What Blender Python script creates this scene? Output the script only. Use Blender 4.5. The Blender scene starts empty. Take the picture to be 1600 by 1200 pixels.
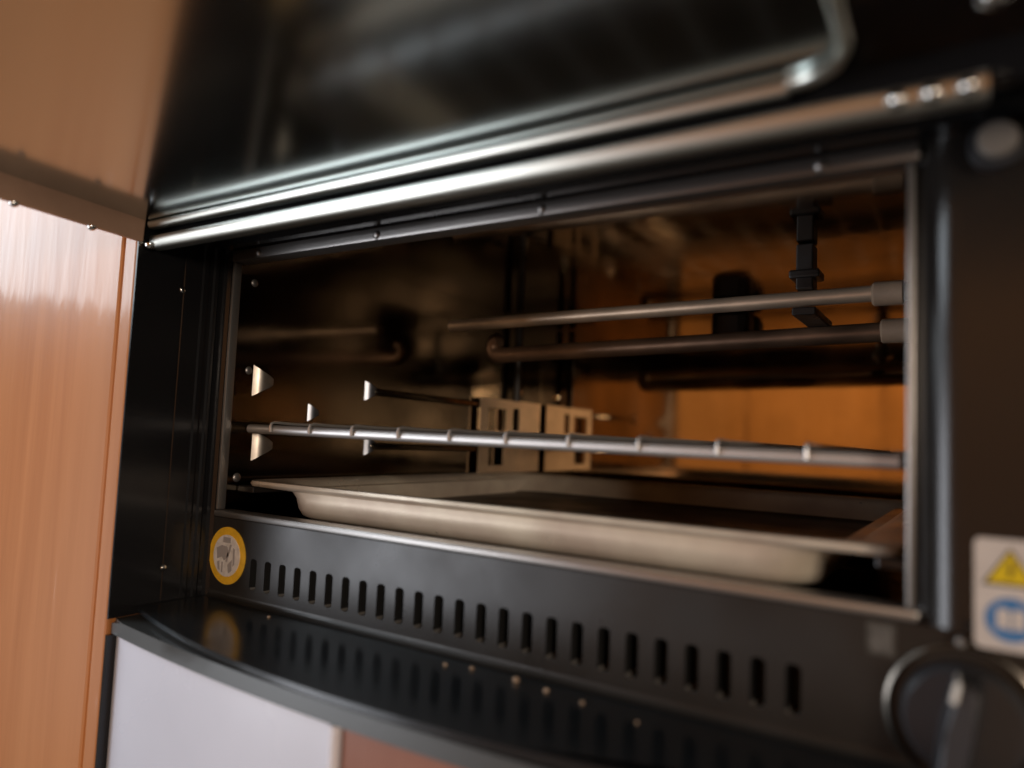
import bpy, bmesh, math, random
from mathutils import Vector, Matrix
random.seed(7)
S = bpy.context.scene
C = S.collection
PI = math.pi
# ------------------------------------------------------------------ camera
cd = bpy.data.cameras.new('camera'); cam = bpy.data.objects.new('camera', cd); C.objects.link(cam)
S.camera = cam
yaw, pit, rol = 0.5732, 0.0732, 0.0426
cam.location = (0.4451, -0.3240, 0.0593)
F = Vector((-math.sin(yaw)*math.cos(pit), math.cos(yaw)*math.cos(pit), math.sin(pit)))
Rt = Vector((math.cos(yaw), math.sin(yaw), 0)); Up = Rt.cross(F)
R2 = math.cos(rol)*Rt + math.sin(rol)*Up; U2 = -math.sin(rol)*Rt + math.cos(rol)*Up
cam.rotation_euler = Matrix((R2, U2, -F)).transposed().to_euler()
cd.sensor_width = 36; cd.lens = 1135.4/1600*36; cd.clip_start = 0.01; cd.clip_end = 50
cd.dof.use_dof = True; cd.dof.focus_distance = 0.52; cd.dof.aperture_fstop = 2.9
# ------------------------------------------------------------------ world, lamps
w = bpy.data.worlds.new('World'); S.world = w; w.use_nodes = True
bg = w.node_tree.nodes['Background']; bg.inputs[0].default_value = (0.60, 0.52, 0.45, 1); bg.inputs[1].default_value = 0.16
def area(name, loc, target, sx, sy, power, col):
    l = bpy.data.lights.new(name, 'AREA'); l.shape = 'RECTANGLE'; l.size = sx; l.size_y = sy
    l.energy = power; l.color = col
    o = bpy.data.objects.new(name, l); C.objects.link(o); o.location = loc
    o.rotation_euler = (Vector(target)-Vector(loc)).to_track_quat('-Z', 'Y').to_euler()
    return o
area('window_light', (-1.95, -1.05, 1.17), (0.1, 0, 0.37), 1.3, 1.5, 30, (0.84, 0.93, 1.0))
area('low_fill_light', (-1.42, -1.80, -0.30), (0.1, 0, 0.0), 1.0, 1.1, 24, (0.90, 0.93, 1.0))  # fill added low on the left to brighten the door trim strips
area('room_lamp', (2.02, -1.75, 0.33), (0.1, 0.2, 0.06), 0.5, 0.5, 27, (1.0, 0.82, 0.66))
area('cupboard_fill_light', (0.40, -0.80, 1.2), (0.35, -1.75, 0.1), 0.4, 0.3, 16, (1.0, 0.80, 0.58))  # fill added to brighten only the cupboard reflected in the back wall
S.view_settings.view_transform = 'Standard'; S.view_settings.look = 'None'
S.view_settings.exposure = 0; S.view_settings.gamma = 1
S.cycles.max_bounces = 10; S.cycles.glossy_bounces = 8; S.cycles.caustics_reflective = False
# ------------------------------------------------------------------ materials
def mat(name, col, rough=0.5, metal=0.0, ior=1.5, coat=0, coat_r=0.1, noise=0, nscale=40, stretch=(1,1,1), rnoise=0, bump=0, bscale=200, bstretch=(1,1,1), bdist=0.0005, spec=0.5):
    m = bpy.data.materials.new(name); m.use_nodes = True; nt = m.node_tree; b = nt.nodes['Principled BSDF']
    b.inputs['Base Color'].default_value = (*col, 1); b.inputs['Roughness'].default_value = rough
    b.inputs['Metallic'].default_value = metal; b.inputs['IOR'].default_value = ior
    b.inputs['Coat Weight'].default_value = coat; b.inputs['Coat Roughness'].default_value = coat_r
    b.inputs['Specular IOR Level'].default_value = spec
    tc = nt.nodes.new('ShaderNodeTexCoord')
    def nz(scale, st, detail=5):
        mp = nt.nodes.new('ShaderNodeMapping'); mp.inputs['Scale'].default_value = st
        n = nt.nodes.new('ShaderNodeTexNoise'); n.inputs['Scale'].default_value = scale; n.inputs['Detail'].default_value = detail
        nt.links.new(tc.outputs['Object'], mp.inputs[0]); nt.links.new(mp.outputs[0], n.inputs['Vector']); return n
    if noise:
        n = nz(nscale, stretch); r = nt.nodes.new('ShaderNodeValToRGB')
        r.color_ramp.elements[0].position = 0.3; r.color_ramp.elements[1].position = 0.7
        r.color_ramp.elements[0].color = (*[c*(1-noise) for c in col], 1); r.color_ramp.elements[1].color = (*[min(1, c*(1+noise)) for c in col], 1)
        nt.links.new(n.outputs['Fac'], r.inputs[0]); nt.links.new(r.outputs[0], b.inputs['Base Color'])
    if rnoise:
        n = nz(nscale*0.8, stretch); mr = nt.nodes.new('ShaderNodeMapRange')
        mr.inputs[1].default_value = 0.3; mr.inputs[2].default_value = 0.7
        mr.inputs[3].default_value = max(0.02, rough-rnoise); mr.inputs[4].default_value = rough+rnoise
        nt.links.new(n.outputs['Fac'], mr.inputs[0]); nt.links.new(mr.outputs[0], b.inputs['Roughness'])
    if bump:
        n = nz(bscale, bstretch, 3); bp = nt.nodes.new('ShaderNodeBump'); bp.inputs['Strength'].default_value = bump; bp.inputs['Distance'].default_value = bdist
        nt.links.new(n.outputs['Fac'], bp.inputs['Height']); nt.links.new(bp.outputs[0], b.inputs['Normal'])
    return m
M = {}
M['pillar'] = mat('pillar_black_paint', (0.014, 0.0125, 0.0115), 0.2, rnoise=0.04, nscale=25, bump=0.1, bscale=700)
M['satin'] = mat('satin_black_paint', (0.019, 0.017, 0.015), 0.33, rnoise=0.10, nscale=18, noise=0.2, bump=0.15, bscale=900, spec=0.36)
M['black'] = mat('gloss_black_enamel', (0.010, 0.010, 0.011), 0.22, rnoise=0.08, nscale=18, bump=0.08, bscale=300)
M['ledge'] = mat('polished_black_ledge', (0.014, 0.017, 0.020), 0.19, rnoise=0.06, nscale=30, bump=0.06, bscale=120, ior=1.6)
M['glass'] = mat('dark_coated_glass', (0.56, 0.64, 0.66), 0.15, 1.0, ior=1.5, bump=0.03, bscale=9, bdist=0.002)
M['hole'] = mat('vent_dark', (0.004, 0.004, 0.004), 0.7)
M['sleeve'] = mat('vent_lit_grey', (0.16, 0.155, 0.145), 0.45)
M['tube2'] = mat('heater_tube_dark', (0.20, 0.125, 0.08), 0.42, 0.6, noise=0.4, nscale=60, stretch=(0.4, 1, 1))  # darker brown than the other tube
M['steel'] = mat('polished_cavity_steel', (0.25, 0.205, 0.155), 0.10, 1.0, rnoise=0.06, nscale=14, noise=0.35, stretch=(1, 1, 0.6), bump=0.15, bscale=25, bdist=0.0008)
M['darksteel'] = mat('darkened_steel', (0.10, 0.08, 0.062), 0.2, 0.9, rnoise=0.1, nscale=14, noise=0.4)  # right wall toned dark to keep its lit glow out of the reflections
M['backsteel'] = mat('polished_back_steel', (0.66, 0.50, 0.32), 0.06, 1.0, rnoise=0.04, nscale=18, noise=0.12, bump=0.08, bscale=20, bdist=0.0006)
M['cavity_dark'] = mat('dark_cavity_floor', (0.012, 0.010, 0.009), 0.4, rnoise=0.15, nscale=30)  # near-black tone shared by floor, post, hanger, housing and runners
M['flange'] = mat('flange_steel', (0.34, 0.325, 0.31), 0.36, 0.85, bump=0.1, bscale=300, bstretch=(1, 1, 8))
M['chrome'] = mat('chrome', (0.82, 0.82, 0.80), 0.14, 1.0, bump=0.06, bscale=60)
M['brushed'] = mat('brushed_trim', (0.62, 0.62, 0.56), 0.32, 1.0, bump=0.12, bscale=300, bstretch=(0.05, 1, 1))
M['wire'] = mat('rack_steel', (0.62, 0.60, 0.585), 0.42, 0.75, bump=0.1, bscale=250)
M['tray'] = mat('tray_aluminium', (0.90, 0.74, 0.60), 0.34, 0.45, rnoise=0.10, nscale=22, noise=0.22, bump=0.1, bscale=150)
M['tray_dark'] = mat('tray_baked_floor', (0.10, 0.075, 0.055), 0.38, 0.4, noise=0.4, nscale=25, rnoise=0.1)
M['tube'] = mat('heater_tube', (0.62, 0.48, 0.35), 0.40, 0.6, noise=0.3, nscale=60, stretch=(0.4, 1, 1))
M['ceramic'] = mat('ceramic_bushing', (0.36, 0.26, 0.18), 0.5, noise=0.12, nscale=90)
M['bracket'] = mat('bracket_steel', (0.56, 0.41, 0.27), 0.42, 0.35, noise=0.12, nscale=50)
M['plastic'] = mat('knob_plastic', (0.035, 0.037, 0.042), 0.35, bump=0.05, bscale=500)
M['white_line'] = mat('pointer_white', (0.72, 0.72, 0.69), 0.3)
M['ringgrey'] = mat('knob_ring_grey', (0.15, 0.135, 0.115), 0.26, 0.9)
M['faded'] = mat('faded_print', (0.085, 0.082, 0.075), 0.4, noise=0.3, nscale=300)
M['boss'] = mat('boss_steel', (0.42, 0.38, 0.33), 0.36, 0.85, noise=0.2, nscale=120)
M['stud'] = mat('stud_steel', (0.26, 0.28, 0.32), 0.34, 0.9)
M['cap'] = mat('grey_cap', (0.24, 0.225, 0.205), 0.35, 0.3, noise=0.15, nscale=120)
M['label'] = mat('label_paper', (0.52, 0.47, 0.43), 0.4, noise=0.06, nscale=80)
M['yellow'] = mat('label_yellow', (0.62, 0.44, 0.01), 0.4, noise=0.06, nscale=150)
M['ink'] = mat('label_black', (0.03, 0.025, 0.02), 0.5)
M['blue'] = mat('label_blue', (0.04, 0.16, 0.36), 0.4)
M['amber'] = mat('ring_amber', (0.80, 0.47, 0.03), 0.35, noise=0.12, nscale=160)
M['silverink'] = mat('sticker_white', (0.70, 0.68, 0.66), 0.35, noise=0.15, nscale=260)
M['greyink'] = mat('sticker_grey_print', (0.36, 0.34, 0.34), 0.45)
M['clear'] = mat('faded_sticker', (0.05, 0.05, 0.045), 0.35, noise=0.25, nscale=300)
M['white'] = mat('white_reflection_paint', (0.62, 0.64, 0.73), 0.25, noise=0.05, nscale=9, rnoise=0.08, bump=0.05, bscale=14, bdist=0.002)  # reflection of bright light put into the colour
M['reflected_edge'] = mat('edge_reflection_paint', (0.72, 0.70, 0.74), 0.3)  # pale line of the mirrored edge, put into the colour
M['rim'] = mat('rim_grey', (0.095, 0.098, 0.097), 0.38, 0.5, bump=0.1, bscale=300)

def wood(name, c1, c2, rough=0.32, coat=0.25, sc=1.0):
    m = bpy.data.materials.new(name); m.use_nodes = True; nt = m.node_tree; b = nt.nodes['Principled BSDF']
    tc = nt.nodes.new('ShaderNodeTexCoord'); mp = nt.nodes.new('ShaderNodeMapping'); mp.inputs['Scale'].default_value = (60*sc, 60*sc, 2.2*sc)
    n = nt.nodes.new('ShaderNodeTexNoise'); n.inputs['Scale'].default_value = 1; n.inputs['Detail'].default_value = 8; n.inputs['Distortion'].default_value = 0.6
    mp2 = nt.nodes.new('ShaderNodeMapping'); mp2.inputs['Scale'].default_value = (9*sc, 9*sc, 1.1*sc)
    n2 = nt.nodes.new('ShaderNodeTexNoise'); n2.inputs['Scale'].default_value = 1; n2.inputs['Detail'].default_value = 4
    for a, q in ((mp, n), (mp2, n2)):
        nt.links.new(tc.outputs['Object'], a.inputs[0]); nt.links.new(a.outputs[0], q.inputs['Vector'])
    mx = nt.nodes.new('ShaderNodeMath'); mx.operation = 'ADD'; hf = nt.nodes.new('ShaderNodeMath'); hf.operation = 'MULTIPLY'; hf.inputs[1].default_value = 0.5
    nt.links.new(n.outputs['Fac'], mx.inputs[0]); nt.links.new(n2.outputs['Fac'], mx.inputs[1]); nt.links.new(mx.outputs[0], hf.inputs[0])
    r = nt.nodes.new('ShaderNodeValToRGB'); r.color_ramp.elements[0].position = 0.38; r.color_ramp.elements[1].position = 0.62
    r.color_ramp.elements[0].color = (*c1, 1); r.color_ramp.elements[1].color = (*c2, 1)
    nt.links.new(hf.outputs[0], r.inputs[0]); nt.links.new(r.outputs[0], b.inputs['Base Color'])
    bp = nt.nodes.new('ShaderNodeBump'); bp.inputs['Strength'].default_value = 0.12; bp.inputs['Distance'].default_value = 0.0006
    nt.links.new(n.outputs['Fac'], bp.inputs['Height']); nt.links.new(bp.outputs[0], b.inputs['Normal'])
    b.inputs['Roughness'].default_value = rough; b.inputs['Coat Weight'].default_value = coat; b.inputs['Coat Roughness'].default_value = 0.11; b.inputs['Specular IOR Level'].default_value = 0.3
    mp3 = nt.nodes.new('ShaderNodeMapping'); mp3.inputs['Scale'].default_value = (45*sc, 45*sc, 7*sc)
    n3 = nt.nodes.new('ShaderNodeTexNoise'); n3.inputs['Scale'].default_value = 1; n3.inputs['Detail'].default_value = 3
    nt.links.new(tc.outputs['Object'], mp3.inputs[0]); nt.links.new(mp3.outputs[0], n3.inputs['Vector'])
    bp3 = nt.nodes.new('ShaderNodeBump'); bp3.inputs['Strength'].default_value = 0.5; bp3.inputs['Distance'].default_value = 0.004
    nt.links.new(n3.outputs['Fac'], bp3.inputs['Height']); nt.links.new(bp3.outputs[0], b.inputs['Coat Normal'])
    return m
M['wood'] = wood('varnished_orange_wood', (0.40, 0.142, 0.036), (0.49, 0.195, 0.062), 0.34, 0.5)
M['wood_dark'] = wood('wood_gap_edge', (0.22, 0.085, 0.022), (0.28, 0.12, 0.035))
M['brown'] = wood('brown_reflection_paint', (0.24, 0.10, 0.065), (0.30, 0.135, 0.09), 0.35, 0.3)  # wood mirrored in the bowed front, put into the colour
M['railbrown'] = mat('rail_brown_lacquer', (0.56, 0.35, 0.24), 0.35, noise=0.1)
M['cup'] = wood('cupboard_wood', (0.55, 0.235, 0.055), (0.66, 0.30, 0.085), 0.4, 0.2, 0.5)

# ------------------------------------------------------------------ helpers
def obj(name, bm, m, parent=None, loc=None, smooth=False):
    me = bpy.data.meshes.new(name); bmesh.ops.recalc_face_normals(bm, faces=bm.faces[:]); bm.to_mesh(me); bm.free()
    if smooth:
        for p in me.polygons: p.use_smooth = True
        try: me.set_sharp_from_angle(angle=math.radians(40))
        except Exception: pass
    ms = m if isinstance(m, list) else [m]
    for q in ms: me.materials.append(M[q])
    o = bpy.data.objects.new(name, me); C.objects.link(o)
    if parent: o.parent = parent
    if loc: o.location = loc
    return o
def thing(name, label, cat, loc=(0, 0, 0), group=None):
    o = bpy.data.objects.new(name, None); C.objects.link(o); o.location = loc; o.empty_display_size = 0.05
    o['label'] = label; o['category'] = cat
    if group: o['group'] = group
    return o
def tag(o, label, cat, group=None):
    o['label'] = label; o['category'] = cat
    if group: o['group'] = group
    return o
def box(bm, x0, x1, y0, y1, z0, z1, bev=0, seg=2):
    r = bmesh.ops.create_cube(bm, size=1.0); vs = r['verts']
    for v in vs:
        v.co = Vector(((x0+x1)/2+v.co.x*(x1-x0), (y0+y1)/2+v.co.y*(y1-y0), (z0+z1)/2+v.co.z*(z1-z0)))
    if bev:
        es = list({e for v in vs for e in v.link_edges})
        bmesh.ops.bevel(bm, geom=es, offset=bev, segments=seg, affect='EDGES', profile=0.5)
    return bm
def nb(*a, **k): return box(bmesh.new(), *a, **k)
def tube(bm, pts, r, n=14, caps=True, sq=1.0):
    pts = [Vector(p) for p in pts]; rings = []
    up = None
    for i, p in enumerate(pts):
        t = (pts[min(i+1, len(pts)-1)]-pts[max(i-1, 0)]).normalized()
        if up is None:
            up = Vector((0, 0, 1)) if abs(t.z) < 0.9 else Vector((0, 1, 0))
        u = (up - t*up.dot(t)).normalized(); v = t.cross(u); up = u
        rr = r[i] if isinstance(r, (list, tuple)) else r
        rings.append([bm.verts.new(p+u*math.cos(2*PI*k/n)*rr*sq+v*math.sin(2*PI*k/n)*rr) for k in range(n)])
    for a, b in zip(rings, rings[1:]):
        for k in range(n): bm.faces.new((a[k], a[(k+1) % n], b[(k+1) % n], b[k]))
    if caps: bm.faces.new(rings[0][::-1]); bm.faces.new(rings[-1])
    return bm
def lathe(bm, prof, cx, cz, axis_y=True, n=40):
    """prof: list of (radius, y); revolved about an axis along y through (cx, cz)"""
    rings = []
    for r, y in prof:
        if r < 1e-6: rings.append([bm.verts.new((cx, y, cz))])
        else: rings.append([bm.verts.new((cx+r*math.cos(2*PI*k/n), y, cz+r*math.sin(2*PI*k/n))) for k in range(n)])
    for a, b in zip(rings, rings[1:]):
        for k in range(n):
            k2 = (k+1) % n
            if len(a) == 1 and len(b) == 1: continue
            if len(a) == 1: bm.faces.new((a[0], b[k2], b[k]))
            elif len(b) == 1: bm.faces.new((a[k], a[k2], b[0]))
            else: bm.faces.new((a[k], a[k2], b[k2], b[k]))
    return bm
def prism_xz(bm, pts, y0, y1):
    """polygon in the xz plane with thickness y0..y1"""
    a = [bm.verts.new((x, y0, z)) for x, z in pts]; b = [bm.verts.new((x, y1, z)) for x, z in pts]
    bm.faces.new(a); bm.faces.new(b[::-1]); n = len(pts)
    for i in range(n): bm.faces.new((a[i], b[i], b[(i+1) % n], a[(i+1) % n]))
    return bm
def extr(bm, prof, along, a0, a1):
    """closed 2-D profile extruded along one axis. prof in the two other axes, in order xyz"""
    def P(p, a):
        return {'x': (a, p[0], p[1]), 'y': (p[0], a, p[1]), 'z': (p[0], p[1], a)}[along]
    a = [bm.verts.new(P(p, a0)) for p in prof]; b = [bm.verts.new(P(p, a1)) for p in prof]
    bm.faces.new(a); bm.faces.new(b[::-1]); n = len(prof)
    for i in range(n): bm.faces.new((a[i], b[i], b[(i+1) % n], a[(i+1) % n]))
    return bm
def rrect(cx, cz, w_, h_, r, seg=5):
    out = []
    for sx, sz, a0 in ((1, 1, 0), (-1, 1, 90), (-1, -1, 180), (1, -1, 270)):
        for k in range(seg+1):
            a = math.radians(a0+90*k/seg); out.append((cx+sx*(w_/2-r)+r*math.cos(a), cz+sz*(h_/2-r)+r*math.sin(a)))
    return out
def dup(o, parent, loc):
    c = o.copy(); C.objects.link(c); c.parent = parent; c.location = loc; return c

# ------------------------------------------------------------------ dimensions (metres; opening plane y = 0)
W, H, D = 0.42, 0.1796, 0.435
XL, XR = -0.012, 0.4275          # recess side walls
ZL = -0.0595                     # ledge top
ZC = 0.2005                      # cavity ceiling
CX = 0.2155
def bow(x, off=0.0): return -0.0835 + 0.0335*((x-0.205)/0.217)**2 + off
def bow2(x, off=0.0): return -0.0800 + 0.0150*((x-0.200)/0.213)**2 + off

# ================================================================== the neighbouring cabinets
t = thing('wooden_cabinet', 'varnished orange wood cabinet with a dark seam, standing left of the black oven', 'cabinet', (-0.25, -0.066, -0.35))
obj('door_panel', nb(-0.48, 0.2163, 0.0, 0.018, -0.45, 0.95, bev=0.0025), 'wood', t)
obj('end_panel', nb(0.2215, 0.2365, -0.002, 0.5, -0.45, 0.95, bev=0.0018), 'wood', t)
obj('edge_filler', nb(0.2153, 0.2212, 0.006, 0.4, -0.45, 0.95), 'wood_dark', t)

# the cupboards across the room, seen in the polished back wall of the oven
t = thing('cupboard', 'orange wooden cupboard across the room, seen only as a reflection in the polished oven cavity', 'cupboard', (0.153, -1.75, -0.85))
obj('carcass', nb(-1.0, 1.0, -0.45, -0.024, 0, 1.7), 'wood_dark', t)
for k in range(4):
    o = obj('cupboard_door', nb(-0.24, 0.24, -0.02, 0.0, 0.0, 1.66, bev=0.003), 'cup', t, (-0.735+0.49*k, 0, 0.02))

# ================================================================== the oven
oven = thing('oven', 'black oven with its glass door swung up and vent slots under the cavity', 'oven', (0.0, 0, 0))

# --- front panel with 25 real slots
def slot_outline(cx, cz, w_, h_, r, seg=3): return rrect(cx, cz, w_, h_, r, seg)
s0, ds, ns, sz_, sw, sh = 0.0368, 0.0143, 25, -0.0395, 0.0064, 0.0205
bm = bmesh.new()
z0, z1 = ZL+0.004, -0.005
def quad(x0, x1, za, zb, y=0.0):
    bm.faces.new([bm.verts.new((x, y, z)) for x, z in ((x0, za), (x1, za), (x1, zb), (x0, zb))])
quad(XL+0.003, s0-ds/2, z0, z1)
for i in range(ns):
    cx = s0+ds*i; xa, xb = cx-ds/2, cx+ds/2
    o_ = slot_outline(cx, sz_, sw, sh, 0.0022)
    rgt = sorted([p for p in o_ if p[0] > cx], key=lambda p: (p[1], 0)); lft = sorted([p for p in o_ if p[0] < cx], key=lambda p: p[1])
    def ordside(ps, sgn):     # from bottom to top round the side
        return sorted(ps, key=lambda p: math.atan2(p[1]-sz_, sgn*(p[0]-cx)))
    R_ = ordside(rgt, 1); L_ = ordside(lft, -1)
    bm.faces.new([bm.verts.new((x, 0, z)) for x, z in [(cx, z0), (xb, z0), (xb, z1), (cx, z1), (cx, sz_+sh/2)] + R_[::-1] + [(cx, sz_-sh/2)]])
    bm.faces.new([bm.verts.new((x, 0, z)) for x, z in [(cx, z0), (cx, sz_-sh/2)] + L_ + [(cx, sz_+sh/2), (cx, z1), (xa, z1), (xa, z0)]])
quad(s0+ds*(ns-0.5), 0.62, z0, z1)
# fillet from the panel down on to the ledge
for j in range(5):
    a0, a1 = math.radians(90*j/5), math.radians(90*(j+1)/5); r = 0.004
    p = lambda a: (-r+r*math.cos(a), z0-r*math.sin(a))
    ya, za = p(a0); yb, zb = p(a1)
    bm.faces.new([bm.verts.new(q) for q in ((XL+0.003, ya, za), (0.62, ya, za), (0.62, yb, zb), (XL+0.003, yb, zb))])
bmesh.ops.remove_doubles(bm, verts=bm.verts[:], dist=1e-5)
obj('front_panel', bm, 'satin', oven)
# slot sleeves
bm = bmesh.new(); o_ = slot_outline(0, 0, sw, sh, 0.0022)
a = [bm.verts.new((x, 0.0002, z)) for x, z in o_]; b = [bm.verts.new((x, 0.013, z)) for x, z in o_]; n = len(o_)
for i in range(n): bm.faces.new((a[i], a[(i+1) % n], b[(i+1) % n], b[i]))
f = bm.faces.new(b); 
slot = obj('vent_slot', bm, ['sleeve', 'hole'], oven, (s0, 0, sz_))
for p in slot.data.polygons:
    p.material_index = 1 if (len(p.vertices) > 4 or p.center.z > -sh/2+0.0015) else 0  # sleeve bottoms light grey as if lit, sides and back black for shade
for i in range(1, ns): dup(slot, oven, (s0+ds*i, 0, sz_))

# --- side and top of the recess
bm = bmesh.new()
R = 0.003
prof = [(XL, -0.068), (XL, -0.0355), (XL-0.0006, -0.0350), (XL-0.0006, -0.0342), (XL, -0.0337), (XL, -0.021), (XL+0.0005, -0.0195), (XL+0.0005, -0.0165), (XL, -0.0150),
        (XL, -0.0125), (XL+0.0006, -0.011), (XL+0.0006, -0.0085), (XL, -0.007), (XL, -0.004), (XL+0.0008, -0.0016), (XL+0.003, 0.0), (XL+0.003, 0.003), (XL-0.0015, 0.003), (XL-0.0015, -0.068)]
extr(bm, prof, 'z', ZL-0.0048, 0.215)
obj('side_cheek', bm, 'black', oven)
obj('front_stile', nb(XL+0.0035, -0.0052, 0.0, 0.003, -0.0048, 0.19), 'black', oven)
bm = bmesh.new()
prof = [(0.0, H+0.0055), (-0.004, H+0.0065), (-0.010, H+0.0035), (-0.016, H+0.0035), (-0.022, H+0.007), (-0.032, H+0.007), (-0.036, H+0.0045), (-0.046, H+0.004), (-0.0495, H+0.006), (-0.0495, H+0.028), (0.0, H+0.028)]
extr(bm, prof, 'x', XL+0.0005, 0.60)
obj('top_rail', bm, 'black', oven)
# --- right: recess strip, rounded pillar, control panel
bm = bmesh.new(); 
prof = [(0.42405, 0.0), (0.4262, -0.0006)]
for k in range(11):
    a = math.radians(90*k/10); prof.append((0.4275+0.0130-0.0130*math.cos(a), -0.0015-0.0085*math.sin(a)))
prof += [(0.62, -0.010), (0.62, 0.003), (0.42405, 0.003)]
extr(bm, prof, 'z', -0.0035, H+0.005)
bmesh.ops.bevel(bm, geom=[e for e in bm.edges if abs(e.verts[0].co.z-e.verts[1].co.z) < 1e-6 and e.verts[0].co.y < -0.003 and e.verts[1].co.y < -0.003], offset=0.004, segments=3, affect='EDGES')
obj('control_panel', bm, 'pillar', oven, smooth=True)
# --- flange round the opening
bm = bmesh.new()
fy0, fy1 = -0.0035, 0.010
box(bm, -0.005, 0.4255, fy0, fy1, H-0.0035, H+0.0045, bev=0.0012)
box(bm, -0.005, 0.4255, fy0, fy1, -0.0042, 0.0002, bev=0.0012)
box(bm, -0.0038, -0.0015, fy0, 0.0035, 0.0004, H-0.0037, bev=0.001)
box(bm, 0.4212, 0.4240, fy0, fy1, 0.0004, H-0.0037, bev=0.001)
obj('opening_flange', bm, 'flange', oven, smooth=True)
def dome(name, parent, p, nrm, r, m='chrome', h=0.5):
    bm = bmesh.new(); prof = [(r, 0.0005), (r, 0)] + [(r*math.cos(math.radians(a)), -r*h*math.sin(math.radians(a))) for a in (25, 50, 72)] + [(0, -r*h)]
    lathe(bm, prof, 0, 0, n=16)
    o = obj(name, bm, m, parent, p, smooth=True)
    o.rotation_euler = Vector((0, -1, 0)).rotation_difference(Vector(nrm)).to_euler(); return o
for x in (0.024, 0.135, 0.252, 0.389): dome('flange_screw', oven, (x, fy0, H-0.0005), (0, -1, -0.3), 0.0028, 'flange')
for p in ((XL, -0.035, 0.150), (XL, -0.0335, -0.037)): dome('cheek_screw', oven, p, (1, 0, 0), 0.0022, 'chrome')

# --- cavity
CL, CR = -0.006, 0.4265
obj('left_wall', nb(CL-0.003, CL, 0.0042, D, -0.016, ZC), 'steel', oven)
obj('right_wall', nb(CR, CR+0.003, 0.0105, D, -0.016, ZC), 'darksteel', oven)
obj('back_wall', nb(CL-0.003, CR+0.003, D+0.0005, D+0.004, -0.016, ZC+0.003), 'backsteel', oven)
obj('ceiling_plate', nb(CL-0.003, CR+0.003, 0.0105, D, ZC+0.0003, ZC+0.003), 'steel', oven)
obj('cavity_floor', nb(CL-0.003, CR+0.003, 0.0105, D, -0.020, -0.0163), 'cavity_dark', oven)
# outer casing closes the box
bm = bmesh.new(); box(bm, -0.013, 0.62, 0.012, 0.50, 0.2095, 0.216)
box(bm, -0.0135, -0.0105, 0.004, 0.50, -0.30, 0.209); box(bm, 0.617, 0.62, 0.004, 0.50, -0.30, 0.209); box(bm, -0.0105, 0.617, 0.497, 0.50, -0.30, 0.209)
obj('casing', bm, 'black', oven)
# embossed shelf runners on the left wall
def runner(y0, y1, z, h=0.012, dep=0.006):
    bm = bmesh.new(); L = y1-y0; ny, na = 14, 8; rows = []
    for i in range(ny+1):
        u = i/ny; y = y0+L*u; e = min(1, math.sin(min(1, min(u, 1-u)*L/h)*PI/2)+0.02); row = []
        for k in range(na+1):
            a = PI*k/na; row.append(bm.verts.new((CL-0.0005+dep*math.sin(a)*e, y, z-math.cos(a)*h/2*e)))
        rows.append(row)
    for a, b in zip(rows, rows[1:]):
        for k in range(na): bm.faces.new((a[k], a[k+1], b[k+1], b[k]))
    return bm
for z in (0.094, 0.0465): obj('shelf_runner', tube(bmesh.new(), [(CL-0.001, 0.146, z), (-0.0025, 0.149, z), (-0.0015, 0.153, z), (-0.0015, 0.298, z-0.001), (-0.004, 0.302, z-0.001)], 0.0030), 'steel', oven, smooth=True)
def emboss(y, z, hw, hh, d, m):
    bm = bmesh.new(); tz = lambda a, b, c: [(-a, -b), (a*0.6, -b*0.5), (a, -b*0.3), (a, b*0.3), (a*0.6, b*0.5), (-a, b)] if c else None
    n = 6; rings = []
    for k, (sc, dx, h_) in enumerate(((1.0, 0, 0), (0.86, 0.001, 0.45), (0.66, 0.0022, 0.85), (0.36, 0.003, 1.0))):
        rings.append([bm.verts.new((d*h_, u+dx, v)) for u, v in tz(hw*sc, hh*sc, True)])
    for p, q in zip(rings, rings[1:]):
        for i in range(n): bm.faces.new((p[i], p[(i+1) % n], q[(i+1) % n], q[i]))
    bm.faces.new(rings[-1]); return obj('wall_boss', bm, m, oven, (CL, y, z), smooth=True)
emboss(0.030, 0.0930, 0.0080, 0.0115, 0.0050, 'boss'); emboss(0.033, 0.0455, 0.0080, 0.0115, 0.0050, 'boss')  # wedge outline copies the triangular highlights on the embossed bumps
emboss(0.145, 0.0945, 0.0065, 0.0085, 0.0045, 'stud'); emboss(0.148, 0.0468, 0.0065, 0.0085, 0.0045, 'stud')
emboss(0.0805, 0.0722, 0.0045, 0.0070, 0.0032, 'stud'); emboss(0.388, 0.1120, 0.0060, 0.0070, 0.0035, 'chrome')
for p, r_ in (((CL, 0.018, 0.165), 0.0030), ((CL, 0.018, 0.100), 0.0030), ((CL, 0.014, 0.022), 0.0034)): dome('wall_screw', oven, p, (1, 0, 0), r_, 'flange', 0.4)
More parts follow.
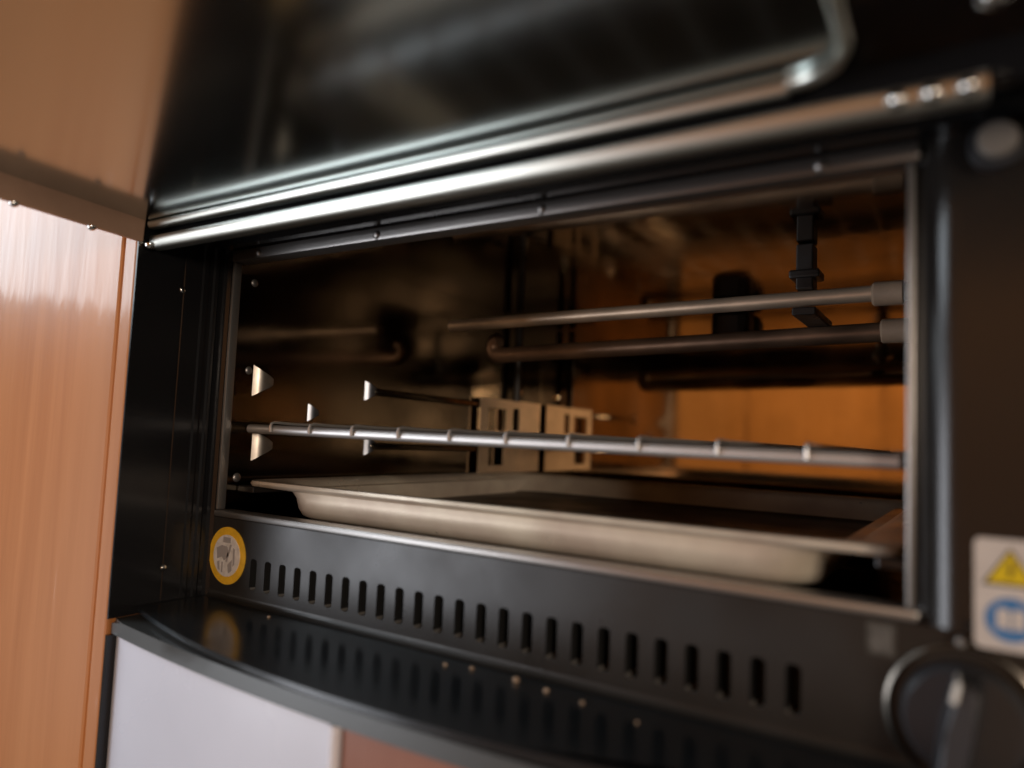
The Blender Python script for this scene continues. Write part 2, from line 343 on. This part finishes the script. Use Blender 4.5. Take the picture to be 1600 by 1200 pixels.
# notched bracket near the back corner
def plate(y0, y1, z0, z1, holes, x0, x1):
    bm = bmesh.new()
    ys = sorted({y0, y1, *[h[0] for h in holes], *[h[1] for h in holes]}); zs = sorted({z0, z1, *[h[2] for h in holes], *[h[3] for h in holes]})
    for a, b in zip(ys, ys[1:]):
        for c, d in zip(zs, zs[1:]):
            if any(h[0] <= a and b <= h[1] and h[2] <= c and d <= h[3] for h in holes): continue
            box(bm, x0, x1, a, b, c, d)
    bmesh.ops.remove_doubles(bm, verts=bm.verts[:], dist=1e-6); return bm
obj('shelf_bracket', plate(0.305, 0.428, 0.020, 0.1005, [(0.318, 0.356, 0.066, 0.090), (0.368, 0.382, 0.066, 0.092), (0.322, 0.352, 0.028, 0.050)], 0.0, 0.0018), 'bracket', oven)
obj('corner_post', tube(bmesh.new(), [(0.003, 0.372, 0.100), (0.003, 0.372, 0.199)], 0.0042), 'cavity_dark', oven, smooth=True)

# --- heating tubes, bushings, hangers
def arc(c, r, a0, a1, n, plane='xy'):
    out = []
    for k in range(n+1):
        a = math.radians(a0+(a1-a0)*k/n); u, v = r*math.cos(a), r*math.sin(a)
        out.append((c[0]+u, c[1]+v, c[2]) if plane == 'xy' else (c[0]+u, c[1], c[2]+v))
    return out
obj('heating_tube', tube(bmesh.new(), [(0.038, 0.20, 0.1585), (0.13, 0.20, 0.160), (0.24, 0.20, 0.1615), (0.405, 0.20, 0.164)], 0.0055), 'tube', oven, smooth=True)
pts = [(0.072, 0.262, 0.155)] + arc((0.058, 0.25, 0.1445), 0.0075, 90, 270, 8, 'xz') + [(0.075, 0.25, 0.1375), (0.20, 0.25, 0.1405), (0.41, 0.25, 0.146)]
obj('heating_tube', tube(bmesh.new(), pts[1:], 0.0072), 'tube2', oven, smooth=True)
for (y, z, r) in ((0.20, 0.1632, 0.0080), (0.25, 0.146, 0.0088)):
    bm = bmesh.new(); tube(bm, [(0.386, y, z), (0.3875, y, z), (0.404, y, z), (0.405, y, z), (0.4265, y, z)], [r*0.8, r, r, r*0.7, r*0.7], 20)
    obj('ceramic_bushing', bm, 'ceramic', oven, smooth=True)
for x, wd in ((0.345, 0.011),):
    bm = bmesh.new(); box(bm, x-wd/2, x+wd/2, 0.192, 0.2085, 0.1685, ZC-0.0005, bev=0.001); box(bm, x-wd*0.9, x+wd*0.9, 0.190, 0.2105, 0.176, 0.182, bev=0.0015); box(bm, x-wd*0.7, x+wd*0.7, 0.191, 0.2575, 0.1505, 0.156, bev=0.001)
    obj('tube_hanger', bm, 'cavity_dark', oven)
bm = bmesh.new(); box(bm, 0.214, 0.252, 0.398, D-0.0005, 0.164, 0.1995, bev=0.009)
obj('lamp_housing', bm, 'cavity_dark', oven)

# --- ledge with bowed front, and its grey rim
def bowed(x0, x1, yb, off, za, zb, bev=0.0, n=40, bow=bow):
    bm = bmesh.new(); pts = [(x0+(x1-x0)*k/n) for k in range(n+1)]
    prof = [(x, bow(x, off)) for x in pts] + [(x1, yb), (x0, yb)]
    extr(bm, prof, 'z', za, zb)
    if bev:
        es = [e for e in bm.edges if abs(e.verts[0].co.z-e.verts[1].co.z) < 1e-6 and abs(e.verts[0].co.z-max(za, zb)) < 1e-6 and all(v.co.y < yb-1e-5 for v in e.verts)]
        bmesh.ops.bevel(bm, geom=es, offset=bev, segments=3, affect='EDGES')
    return bm
XE = 0.62
obj('ledge', bowed(XL+0.0025, XE, -0.0005, 0.0, ZL-0.0030, ZL, 0.0010), 'ledge', oven, smooth=True)
obj('ledge_gap', bowed(XL+0.0025, XE, -0.002, 0.0030, ZL-0.0050, ZL-0.0032), 'hole', oven)
obj('ledge_rim', bowed(XL-0.0010, XE, -0.002, 0.0, ZL-0.0140, ZL-0.0052, 0.0025, bow=bow2), 'rim', oven, smooth=True)
# small tan flecks on the ledge
for x, y, q, lab in ((0.0709, -0.0129, 1.0, 'tiny grey crumb on the glossy ledge close to the round yellow sticker'), (0.2127, -0.0164, 1.1, 'tan crumb at the left end of the row of flecks on the black ledge'),
    (0.2271, -0.0125, 1.3, 'tan crumb second from the left in the row of flecks on the black ledge'), (0.2547, -0.0140, 1.7, 'largest tan crumb, in the middle of the row on the black ledge'),
    (0.2729, -0.0162, 1.2, 'tan crumb just right of the largest one on the black ledge'), (0.2936, -0.0193, 1.0, 'pale crumb at the right end of the row of flecks on the black ledge'), (0.3222, -0.0245, 0.7, 'faint fleck lying apart, nearest the knob, on the black ledge')):
    bm = bmesh.new(); bmesh.ops.create_icosphere(bm, subdivisions=1, radius=0.0012*q)
    for v in bm.verts: v.co *= random.uniform(0.75, 1.25); v.co.z *= 0.8
    tag(obj('fleck', bm, 'ceramic', None, (x, y, ZL+0.0006*q)), lab, 'fleck', 'flecks on the ledge')

# --- stickers
def disc(cx, cz, r0, r1, y, n=40, th=0.0004):
    bm = bmesh.new()
    if r0 <= 0: lathe(bm, [(r1, y+th), (r1, y), (0, y)], cx, cz, n=n)
    else: lathe(bm, [(r1, y+th), (r1, y), (r0, y), (r0, y+th)], cx, cz, n=n)
    return bm
SX, SZ = 0.0088, -0.0302
st = obj('round_sticker', disc(SX, SZ, 0, 0.0195, -0.0006, th=0.0006), 'amber', oven); st['label'] = 'round sticker with a yellow ring and a white centre of grey drawing'
obj('sticker_centre', disc(SX, SZ, 0, 0.0142, -0.0010), 'silverink', st)
bm = bmesh.new()
for pts in ([(-.004, .0125), (.004, .0125), (.004, .0088), (-.004, .0088)], [(-.0105, .0045), (-.005, .0068), (.001, .006), (.0028, .0005), (-.002, -.0035), (-.0045, -.001), (-.0095, -.003)],
            [(.0035, .008), (.0055, .008), (.0015, -.004), (-.0005, -.004)], [(.0072, .006), (.009, .005), (.0092, -.005), (.0076, -.0065)],
            [(-.0092, -.005), (-.007, -.004), (-.006, -.0105), (-.0082, -.0095)], [(-.0045, -.0045), (-.003, -.0045), (-.0028, -.0118), (-.0044, -.0112)], [(.002, -.006), (.0065, -.002), (.0068, -.0095), (.0035, -.0115)]):
    prism_xz(bm, [(SX+a, SZ+b) for a, b in pts], -0.0013, -0.0009)
obj('sticker_print', bm, 'greyink', st)
bm = bmesh.new(); prism_xz(bm, rrect(0.4125, -0.0130, 0.0105, 0.0125, 0.0012), -0.0005, 0.0)
sq = obj('square_sticker', bm, 'clear', oven); sq['label'] = 'small faded square sticker under the corner of the opening'
bm = bmesh.new(); prism_xz(bm, rrect(0.4125, -0.0130, 0.0075, 0.0095, 0.001), -0.0008, -0.0004); obj('sticker_print', bm, 'faded', sq)
# warning label
LX, LZ, LY = 0.4535, 0.0115, -0.010
bm = bmesh.new(); prism_xz(bm, rrect(LX, LZ, 0.0205, 0.0385, 0.0022), LY-0.0006, LY)
wl = obj('warning_label', bm, 'label', oven); wl['label'] = 'pale warning label with a yellow hazard triangle above a blue round manual sign'
tx, tz = LX+0.0005, LZ+0.0035
def tri(s): return [(tx-0.0085*s, tz-0.0005+0.006*(1-s)), (tx+0.0085*s, tz-0.0005+0.006*(1-s)), (tx, tz+0.0128+(s-1)*0.007)]
bm = bmesh.new(); prism_xz(bm, tri(1.0), LY-0.0009, LY-0.0005); obj('triangle_border', bm, 'ink', wl)
bm = bmesh.new(); prism_xz(bm, tri(0.83), LY-0.0012, LY-0.0008); obj('hazard_triangle', bm, 'yellow', wl)
bm = bmesh.new(); prism_xz(bm, [(tx+0.0009, tz+0.0092), (tx-0.0010, tz+0.0048), (tx+0.0001, tz+0.0050), (tx-0.0008, tz+0.0012), (tx+0.0012, tz+0.0062), (tx+0.0003, tz+0.0060)], LY-0.0015, LY-0.0011); obj('lightning_bolt', bm, 'ink', wl)
bx, bz = LX+0.0006, LZ-0.0085
obj('blue_disc', disc(bx, bz, 0, 0.0076, LY-0.0010), 'blue', wl)
bm = bmesh.new()
for s in (-1, 1): prism_xz(bm, [(bx+s*0.0003, bz+0.0032), (bx+s*0.0022, bz+0.0040), (bx+s*0.0043, bz+0.0034), (bx+s*0.0043, bz-0.0032), (bx+s*0.0022, bz-0.0028), (bx+s*0.0003, bz-0.0036)], LY-0.0014, LY-0.0009)
obj('open_book', bm, 'label', wl)

# --- knob
KX, KZ, KY = 0.4400, -0.0365, 0.0
kn = obj('control_knob', lathe(bmesh.new(), [(0.0205, KY), (0.0200, KY-0.007), (0.0185, KY-0.0085), (0.0, KY-0.0085)], KX, KZ), 'plastic', oven, smooth=True)
bm = bmesh.new(); lathe(bm, [(0.0268, KY), (0.0265, KY-0.0014), (0.0252, KY-0.0020), (0.0244, KY-0.0012), (0.0242, KY)], KX, KZ, n=56); obj('knob_ring', bm, 'ringgrey', kn, smooth=True)
ang = math.radians(10)
def kp(u, v): return (KX-0.0012+u*math.cos(ang)+v*math.sin(ang), KZ-u*math.sin(ang)+v*math.cos(ang))
bm = bmesh.new()
base = [kp(u, v) for u, v in ((-0.0058, -0.019), (0.0058, -0.019), (0.0062, 0.0), (0.0050, 0.0185), (0.0, 0.0200), (-0.0050, 0.0185), (-0.0062, 0.0))]
top = [kp(u*0.62, v*0.93) for u, v in ((-0.0058, -0.019), (0.0058, -0.019), (0.0062, 0.0), (0.0050, 0.0185), (0.0, 0.0200), (-0.0050, 0.0185), (-0.0062, 0.0))]
a = [bm.verts.new((x, KY-0.0082, z)) for x, z in base]; b = [bm.verts.new((x, KY-0.027, z)) for x, z in top]
bm.faces.new(b); n = len(a)
for i in range(n): bm.faces.new((a[i], a[(i+1) % n], b[(i+1) % n], b[i]))
bmesh.ops.bevel(bm, geom=[e for e in bm.edges if len(e.link_faces) == 2], offset=0.0012, segments=2, affect='EDGES')
obj('knob_grip', bm, 'plastic', kn, smooth=True)
bm = bmesh.new()
p0, p1 = kp(-0.0002, 0.0196), kp(-0.0006, 0.0196)
tube(bm, [(kp(-0.0038, 0.0182)[0], KY-0.0135, kp(-0.0038, 0.0182)[1]), (kp(-0.0034, 0.0180)[0], KY-0.0275, kp(-0.0034, 0.0180)[1]), (kp(-0.0036, 0.0120)[0], KY-0.0278, kp(-0.0036, 0.012)[1])], [0.0006, 0.0010, 0.0012], 8)
obj('knob_pointer', bm, 'white_line', kn)
dome('panel_stud', oven, (0.4392, -0.0035, -0.0085), (0, -1, 0), 0.0020, 'cap')

# --- hinge cap, top right
bm = bmesh.new(); lathe(bm, [(0.0092, -0.010), (0.0092, -0.016), (0.0080, -0.0172), (0.0076, -0.0165), (0, -0.0165)], 0.4510, 0.1735, n=36)
hc = obj('hinge_cap', bm, 'plastic', oven, smooth=True)
bm = bmesh.new(); lathe(bm, [(0.0066, -0.0168), (0.0066, -0.0196), (0.0056, -0.0206), (0, -0.0208)], 0.4510, 0.1735, n=36); obj('cap_button', bm, 'cap', hc, smooth=True)

# --- door, swung up: pivots at its rear edge
TILT = math.radians(2.7)
HX, HY, HZ = 0.0, -0.0600, 0.1890
door = obj('oven_door', nb(-0.0125, 0.62, -0.30, 0.0065, 0.0040, 0.026, bev=0.0008), 'black', oven, (HX, HY, HZ), smooth=True)
door.rotation_euler = (-TILT, 0, 0)
door['label'] = 'oven door swung up level over the opening, dark glass side facing down'
def pane(x0, x1, y0, y1, rad, z0, z1):
    pts = [(x0, y0), (x0, y1)] + [(x1-rad+rad*math.cos(math.radians(90-a)), y1-rad+rad*math.sin(math.radians(90-a))) for a in range(0, 91, 10)] + [(x1, y0)]
    return extr(bmesh.new(), pts, 'z', z0, z1)
obj('door_glass', pane(-0.0085, 0.411, -0.295, -0.0040, 0.022, 0.0000, 0.0038), 'glass', door)
obj('side_rail', nb(-0.0128, -0.0087, -0.298, -0.006, -0.0142, 0.0036, bev=0.0009), 'railbrown', door)
def flatbar(y0, z0, y1, z1, th, x0, x1):
    u = Vector((y1-y0, z1-z0)); nn = Vector((-u.y, u.x)).normalized(); 
    if nn.x > 0: nn = -nn
    pr = []
    for k in range(9):
        t_ = k/8; q = Vector((y0, z0))+u*t_+nn*(0.09*u.length*(1-(2*t_-1)**2)+0.0004*(1-abs(2*t_-1)**8)); pr.append((q.x, q.y))
    pr += [(y1+th, z1), (y0+th, z0)]
    return extr(bmesh.new(), pr, 'x', x0, x1)
obj('rear_trim', flatbar(0.0006, -0.0172, -0.0026, -0.0096, 0.0045, -0.0085, 0.448), 'brushed', door, smooth=True)
obj('trim_channel', nb(-0.0085, 0.60, 0.0035, 0.0062, -0.0110, 0.0040), 'black', door)
obj('glass_rim', flatbar(-0.0040, -0.0050, -0.0058, -0.0006, 0.0030, -0.0070, 0.3885), 'brushed', door, smooth=True)
pts = [(0.3885+0.0215*math.cos(math.radians(90-a)), -0.0270+0.0215*math.sin(math.radians(90-a)), -0.0018) for a in range(0, 91, 10)] + [(0.4100, -0.06, -0.001), (0.4100, -0.28, -0.001)]
obj('glass_rim', tube(bmesh.new(), pts, [0.0032]*6+[0.0024]*(len(pts)-6), 16), 'brushed', door, smooth=True)
for x in (0.4225, 0.4325, 0.4425): dome('hinge_screw', door, (x, -0.0025, -0.0140), (0, -0.8, -0.6), 0.0030, 'chrome', 0.9)
for y in (-0.0377, -0.0806): dome('edge_screw', door, (-0.0108, y, -0.0142), (0, 0, -1), 0.0026, 'chrome', 0.9)
dome('edge_screw', door, (-0.0085, -0.0015, -0.0150), (0, 0, -1), 0.0035, 'chrome', 0.9)
dome('trim_glint', door, (0.4488, -0.0190, 0.0037), (0, 0, -1), 0.0045, 'chrome', 0.6)  # chrome dome in place of the trim highlight mirrored in the door

# ================================================================== things in the cavity
rk = thing('wire_rack', 'wire rack of thin steel rods across the middle of the oven cavity', 'oven rack', (0.21, 0.19, 0.0575))
def rod(name, pts, r, n=10, sq=1.0):
    return obj(name, tube(bmesh.new(), [(x-0.21, y-0.19, z-0.0575) for x, y, z in pts], r, n, sq=sq), 'wire', rk, smooth=True)
rod('front_bar', [(0.0005, 0.022, 0.0575), (0.003, 0.0155, 0.0575), (0.21, 0.0150, 0.0568), (0.4175, 0.0155, 0.0560), (0.420, 0.022, 0.0560)], 0.0027, 12, 1.2)
rod('back_bar', [(0.004, 0.355, 0.0575), (0.416, 0.355, 0.0575)], 0.0026)
rod('side_bar', [(0.0035, 0.022, 0.0575), (0.0035, 0.355, 0.0575)], 0.0026); rod('side_bar', [(0.4165, 0.022, 0.0575), (0.4165, 0.355, 0.0575)], 0.0026)
wb = None
for k in range(10):
    x = 0.0300+0.0391*k
    if wb is None:
        wb = rod('rack_wire', [(x, 0.0118, 0.0560), (x, 0.0114, 0.0595), (x, 0.0125, 0.0618), (x, 0.0150, 0.0626), (x, 0.03, 0.0620), (x, 0.358, 0.0612)], 0.0010, 8); x_0 = x
    else: dup(wb, rk, (x-x_0, 0, -0.0008*k/9))

# baking tray: lofted rounded rectangles
tr = thing('baking_tray', 'shallow pale metal baking tray with rolled rim at the bottom of the oven', 'baking tray', (0.2105, 0.19, 0.0))
bm = bmesh.new(); rings = []
def loop(w_, d_, r, z): return [bm.verts.new((x, y, z)) for x, y in rrect(0, 0, w_, d_, r, 6)]
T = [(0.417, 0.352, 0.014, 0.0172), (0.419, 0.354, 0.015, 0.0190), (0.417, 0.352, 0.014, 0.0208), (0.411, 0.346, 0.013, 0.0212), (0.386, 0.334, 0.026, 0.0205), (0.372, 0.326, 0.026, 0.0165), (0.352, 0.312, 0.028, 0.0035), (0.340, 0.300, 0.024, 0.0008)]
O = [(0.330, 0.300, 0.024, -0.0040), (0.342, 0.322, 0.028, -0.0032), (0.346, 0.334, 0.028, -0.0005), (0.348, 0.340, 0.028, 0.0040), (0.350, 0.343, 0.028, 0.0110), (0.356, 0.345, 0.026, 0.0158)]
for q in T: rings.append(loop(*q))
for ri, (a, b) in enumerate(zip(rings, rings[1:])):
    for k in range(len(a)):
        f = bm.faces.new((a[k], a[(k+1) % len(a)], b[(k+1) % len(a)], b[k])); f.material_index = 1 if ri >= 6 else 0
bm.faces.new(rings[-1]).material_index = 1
outr = [loop(*q) for q in O]
for a, b in zip(outr, outr[1:]+[rings[0]]):
    for k in range(len(a)): bm.faces.new((a[k], a[(k+1) % len(a)], b[(k+1) % len(a)], b[k]))
bm.faces.new(outr[0][::-1])
pan = obj('tray_pan', bm, ['tray', 'tray_dark'], tr, smooth=True)
# two side runners that carry the tray
for x0, x1 in ((CL, 0.012), (0.4085, CR)): obj('tray_runner', nb(x0+0.0003, x1-0.0003, 0.015, 0.40, 0.0120, 0.0165, bev=0.0008), 'cavity_dark', oven)

# ================================================================== below the oven
ap = thing('lower_front', 'bowed front below the black oven ledge, painted white where it mirrors bright light', 'cabinet', (0.0, 0, ZL-0.0142))  # mirror-like front, its reflections painted as white and brown pieces
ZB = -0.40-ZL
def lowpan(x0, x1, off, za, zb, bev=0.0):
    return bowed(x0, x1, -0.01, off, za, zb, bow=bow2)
obj('white_reflection', lowpan(-0.0095, 0.1950, 0.0025, ZB, -0.0003), 'white', ap, smooth=True)
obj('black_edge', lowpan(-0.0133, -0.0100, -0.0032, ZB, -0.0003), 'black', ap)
obj('edge_reflection', tube(bmesh.new(), [(0.1984, bow2(0.1984, 0.0030), -0.0006), (0.1984, bow2(0.1984, 0.0030), ZB)], 0.0030, 14), 'reflected_edge', ap, smooth=True)
bp_ = thing('lower_front_brown', 'red brown part of the bowed front below the oven, painted as mirrored wood, right of the white part', 'cabinet', (0.0, 0, ZL-0.0142))  # brown piece stands for wood reflected in the bowed front
obj('brown_reflection', lowpan(0.2020, XE, 0.0040, ZB, -0.0003), 'brown', bp_, smooth=True)
